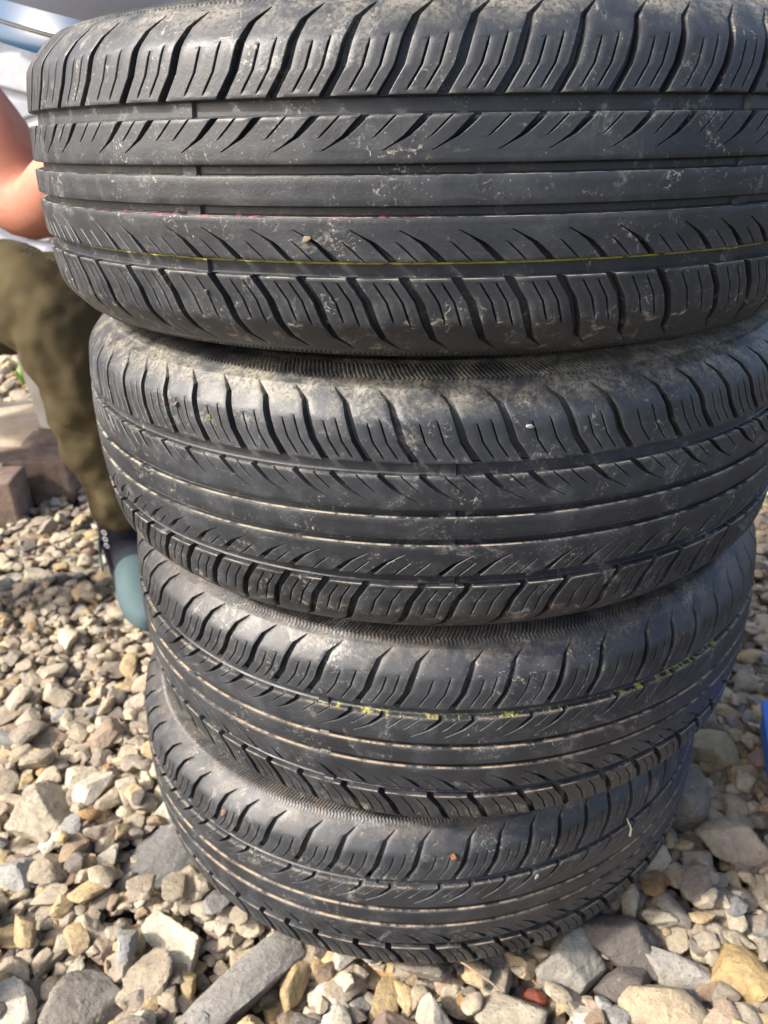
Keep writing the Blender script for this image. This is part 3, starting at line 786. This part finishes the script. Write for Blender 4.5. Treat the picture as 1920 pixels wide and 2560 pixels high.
clog_m = simple_mat('teal_rubber', (.055, .095, .105), .75, .12, 20); clog_in = simple_mat('blue_rubber_inside', (.03, .09, .20), .5, .1, 20)
for nm, (h, t_) in {'near': ((-.452, 1.262), (-.372, 1.075)), 'far': (W(.36, .34, 0)[:2], W(.53, .36, 0)[:2])}.items():
    H = Vector((*h, 0)); T_ = Vector((*t_, 0)); dr = (T_ - H).normalized(); ac = Vector((-dr.y, dr.x, 0))
    so_ = skin_mesh('sock', [rel((h[0], h[1], z_, r_, r_)) for z_, r_ in ((.24, .060), (.15, .048), (.10, .045), (.062, .045))] + [rel((*(H + dr * .10)[:2], .05, .043, .030))],
              [(0, 1), (1, 2), (2, 3), (3, 4)], sock_m, person, 2, 0)
    # clog: sole outline swept up, open at the heel
    L = .275; st_ = H - dr * .055; bm = bmesh.new(); rings = []
    prof_ = [(0, .030), (.03, .034), (.08, .032), (.14, .034), (.20, .042), (.245, .039), (.27, .024), (.279, .010)]
    for x_, hw in prof_:
        hgt = .032 if x_ < .09 else .040 + .045 * math.sin(min(1, (x_ - .09) / .07) * PI / 2) if x_ < .16 else .085 - .055 * ((x_ - .16) / .12) ** 1.6
        c_ = st_ + dr * x_; ring = []
        for k in range(16):
            a_ = k / 16 * 2 * PI; zz = .014 + (hgt * (math.sin(a_) * .5 + .5)); ww = hw * math.cos(a_) * (1.08 if math.sin(a_) < 0 else 1)
            q = c_ + ac * ww; ring.append(bm.verts.new((q.x - HIPC.x, q.y - HIPC.y, zz - .062 + .004)))
        rings.append(ring)
    for A, B in zip(rings, rings[1:]):
        for k in range(16): bm.faces.new((A[k], A[(k + 1) % 16], B[(k + 1) % 16], B[k]))
    bm.faces.new(rings[0][::-1]); bm.faces.new(rings[-1])
    bmesh.ops.recalc_face_normals(bm, faces=bm.faces)
    cl = link('clog', bm_mesh('clog', bm, True, 60), clog_m, person)
    m_ = cl.modifiers.new('s', 'SUBSURF'); m_.levels = m_.render_levels = 1
    # blue footbed seen in the open heel, and the strap round it
    bm = bmesh.new(); rr = []
    for k in range(24):
        a_ = k / 24 * 2 * PI; q = H + dr * (.006 + .056 * math.cos(a_)) + ac * .034 * math.sin(a_)
        rr.append([bm.verts.new((p_.x - HIPC.x, p_.y - HIPC.y, z_ - .062)) for p_, z_ in ((q, .040), (q, .0525), (q - (q - H) * .5, .050))])
    for k in range(24):
        A, B = rr[k], rr[(k + 1) % 24]
        for j in range(2): bm.faces.new((A[j], B[j], B[j + 1], A[j + 1]))
    bm.faces.new([a[2] for a in rr])
    bmesh.ops.recalc_face_normals(bm, faces=bm.faces)
    link('footbed', bm_mesh('footbed', bm, True, 50), clog_in, cl)
    bm = bmesh.new(); rr = []
    for k in range(21):
        a_ = PI / 2 + k / 20 * PI; q = H + dr * (.075 + .135 * math.cos(a_)) + ac * .052 * math.sin(a_); zt = .072 + .03 * abs(math.cos(a_))
        rr.append([bm.verts.new((q.x - HIPC.x, q.y - HIPC.y, z_ - .062)) for z_ in (zt - .007, zt + .007)])
    for A, B in zip(rr, rr[1:]): bm.faces.new((A[0], B[0], B[1], A[1]))
    link('strap', bm_mesh('strap', bm, True), clog_m, cl).modifiers.new('s', 'SOLIDIFY').thickness = .004
    if nm == 'near':
        wm = simple_mat('white_print', (.8, .8, .8), .7, .02)
        bm = bmesh.new()
        for k in range(3):      # stacked round letters up the sock
            ce = Vector((h[0] - .0185, h[1] - .0375, .112 - k * .0125))
            n_ = Vector((-.55, -.83, 0)).normalized(); tt = Vector((-n_.y, n_.x, 0)); ring = []
            for j in range(14):
                a_ = j / 14 * 2 * PI
                ring.append([bm.verts.new((ce + n_ * .004 + tt * math.cos(a_) * r_ + Vector((0, 0, math.sin(a_) * r_ * .75))) - Vector((HIPC.x, HIPC.y, .062))) for r_ in (.0062, .0042)])
            for j in range(14):
                A, B = ring[j], ring[(j + 1) % 14]; bm.faces.new((A[0], B[0], B[1], A[1]))
        lt = link('lettering', bm_mesh('lettering', bm), wm, so_); lt.modifiers.new('s', 'SOLIDIFY').thickness = .001

# ------------------------------------------------------------------ shiny dish above the stack's left edge
gd = N('polished_metal'); td = gd.n('ShaderNodeTexCoord').outputs['Object']
gd.b.inputs['Base Color'].default_value = (.085, .078, .07, 1); gd.b.inputs['Metallic'].default_value = .35
gd.l(gd.ramp(gd.noise(td, 25, 5), .3, .7, .22, .34), gd.b.inputs['Roughness'])
gd.l(gd.bump(gd.noise(td, 10, 3), .15, .01), gd.b.inputs['Normal'])
gr_ = N('blue_enamel'); gr_.b.inputs['Base Color'].default_value = (.01, .055, .12, 1); gr_.b.inputs['Roughness'].default_value = .28; gr_.b.inputs['Coat Weight'].default_value = .6
def lathe(name, prof_, mat, parent, n=96, sharp=35):
    bm = bmesh.new(); rings = []
    for r_, z_ in prof_: rings.append([bm.verts.new((r_ * math.cos(k * 2 * PI / n), r_ * math.sin(k * 2 * PI / n), z_)) for k in range(n)])
    for A, B in zip(rings, rings[1:]):
        for k in range(n): bm.faces.new((A[k], A[(k + 1) % n], B[(k + 1) % n], B[k]))
    return link(name, bm_mesh(name, bm, True, sharp), mat, parent)
dish = empty('metal_dish', (-.240, 1.06, .788)); dish.rotation_euler = (math.radians(3), math.radians(14), 0)
tag(dish, 'shiny domed metal dish with a blue stepped rim at the top left corner', 'metal dish')
lathe('dome', [(.172, .034), (.168, .036), (.150, .047), (.120, .061), (.085, .071), (.045, .077), (.010, .079), (.0005, .079)], gd.m, dish)
lathe('rim', [(.160, -.004), (.176, -.003), (.1775, .000), (.1765, .014), (.1755, .016), (.1725, .034)], gr_.m, dish)
lathe('bead', [(.176, .0135), (.1795, .0148), (.1795, .0162), (.176, .0175)], gd.m, dish)

# ------------------------------------------------------------------ blue tub lid and weeds on the right
blue_m = simple_mat('blue_plastic', (.02, .14, .62), .5, .05, 10)
tub = empty('plastic_box', (.501, .713, .004), math.radians(-18))
tag(tub, 'bright blue plastic box lying on the gravel at the right edge of the photo', 'plastic box')
bm = bmesh.new(); box_bm(bm, 0, 0, .018, .112, .172, .036, 0, .006); link('body', bm_mesh('body', bm, True, 40), blue_m, tub)
bm = bmesh.new(); box_bm(bm, 0, 0, .0395, .12, .18, .009, 0, .004); link('lid', bm_mesh('lid', bm, True, 40), blue_m, tub)

leaf_m = N('leaf_green'); tl = leaf_m.n('ShaderNodeTexCoord').outputs['Object']
leaf_m.l(leaf_m.mix(leaf_m.ramp(leaf_m.noise(tl, 30, 3), .3, .7), (.10, .22, .02), (.24, .38, .04)), leaf_m.b.inputs['Base Color'])
leaf_m.b.inputs['Roughness'].default_value = .5; leaf_m.b.inputs['Transmission Weight'].default_value = .0
leaf_m.b.inputs['Subsurface Weight'].default_value = .2; leaf_m.b.inputs['Subsurface Radius'].default_value = (.01, .02, .004)
def weed(x, y, n, h, label, seed):
    r = random.Random(seed); root = empty('weed', (x, y, .0)); tag(root, label, 'weed')
    for k in range(n):
        a = r.uniform(0, 2 * PI); lean = r.uniform(.3, 1.1); L = h * r.uniform(.6, 1.1); wd = L * r.uniform(.14, .22)
        d = Vector((math.cos(a), math.sin(a), 0)); s_ = Vector((-d.y, d.x, 0)); bm = bmesh.new(); prev = None
        for j in range(7):
            t = j / 6; c_ = d * (.01 + L * t * math.sin(lean * (0.4 + .6 * t))) + Vector((0, 0, .01 + L * t * math.cos(lean * (.4 + .6 * t))))
            ww = wd * math.sin(PI * (t * .93 + .05)) * .5
            cur = (bm.verts.new(c_ - s_ * ww + Vector((0, 0, ww * .3))), bm.verts.new(c_), bm.verts.new(c_ + s_ * ww + Vector((0, 0, ww * .3))))
            if prev: bm.faces.new((prev[0], prev[1], cur[1], cur[0])); bm.faces.new((prev[1], prev[2], cur[2], cur[1]))
            prev = cur
        lf = link('leaf', bm_mesh('leaf', bm, True), leaf_m.m, root); lf.modifiers.new('s', 'SOLIDIFY').thickness = .0006
weed(.83, 1.60, 16, .12, 'large green weed at the right edge of the photo beside the second tyre', 1)
weed(.775, 1.40, 9, .06, 'smaller green weed just below the large one at the right edge', 2)
weed(-.735, 1.33, 5, .035, 'tiny green sprout in the gravel at the left edge of the photo', 3)
weed(-1.10, 2.45, 8, .07, 'green weed in the far gravel behind the stool', 4)
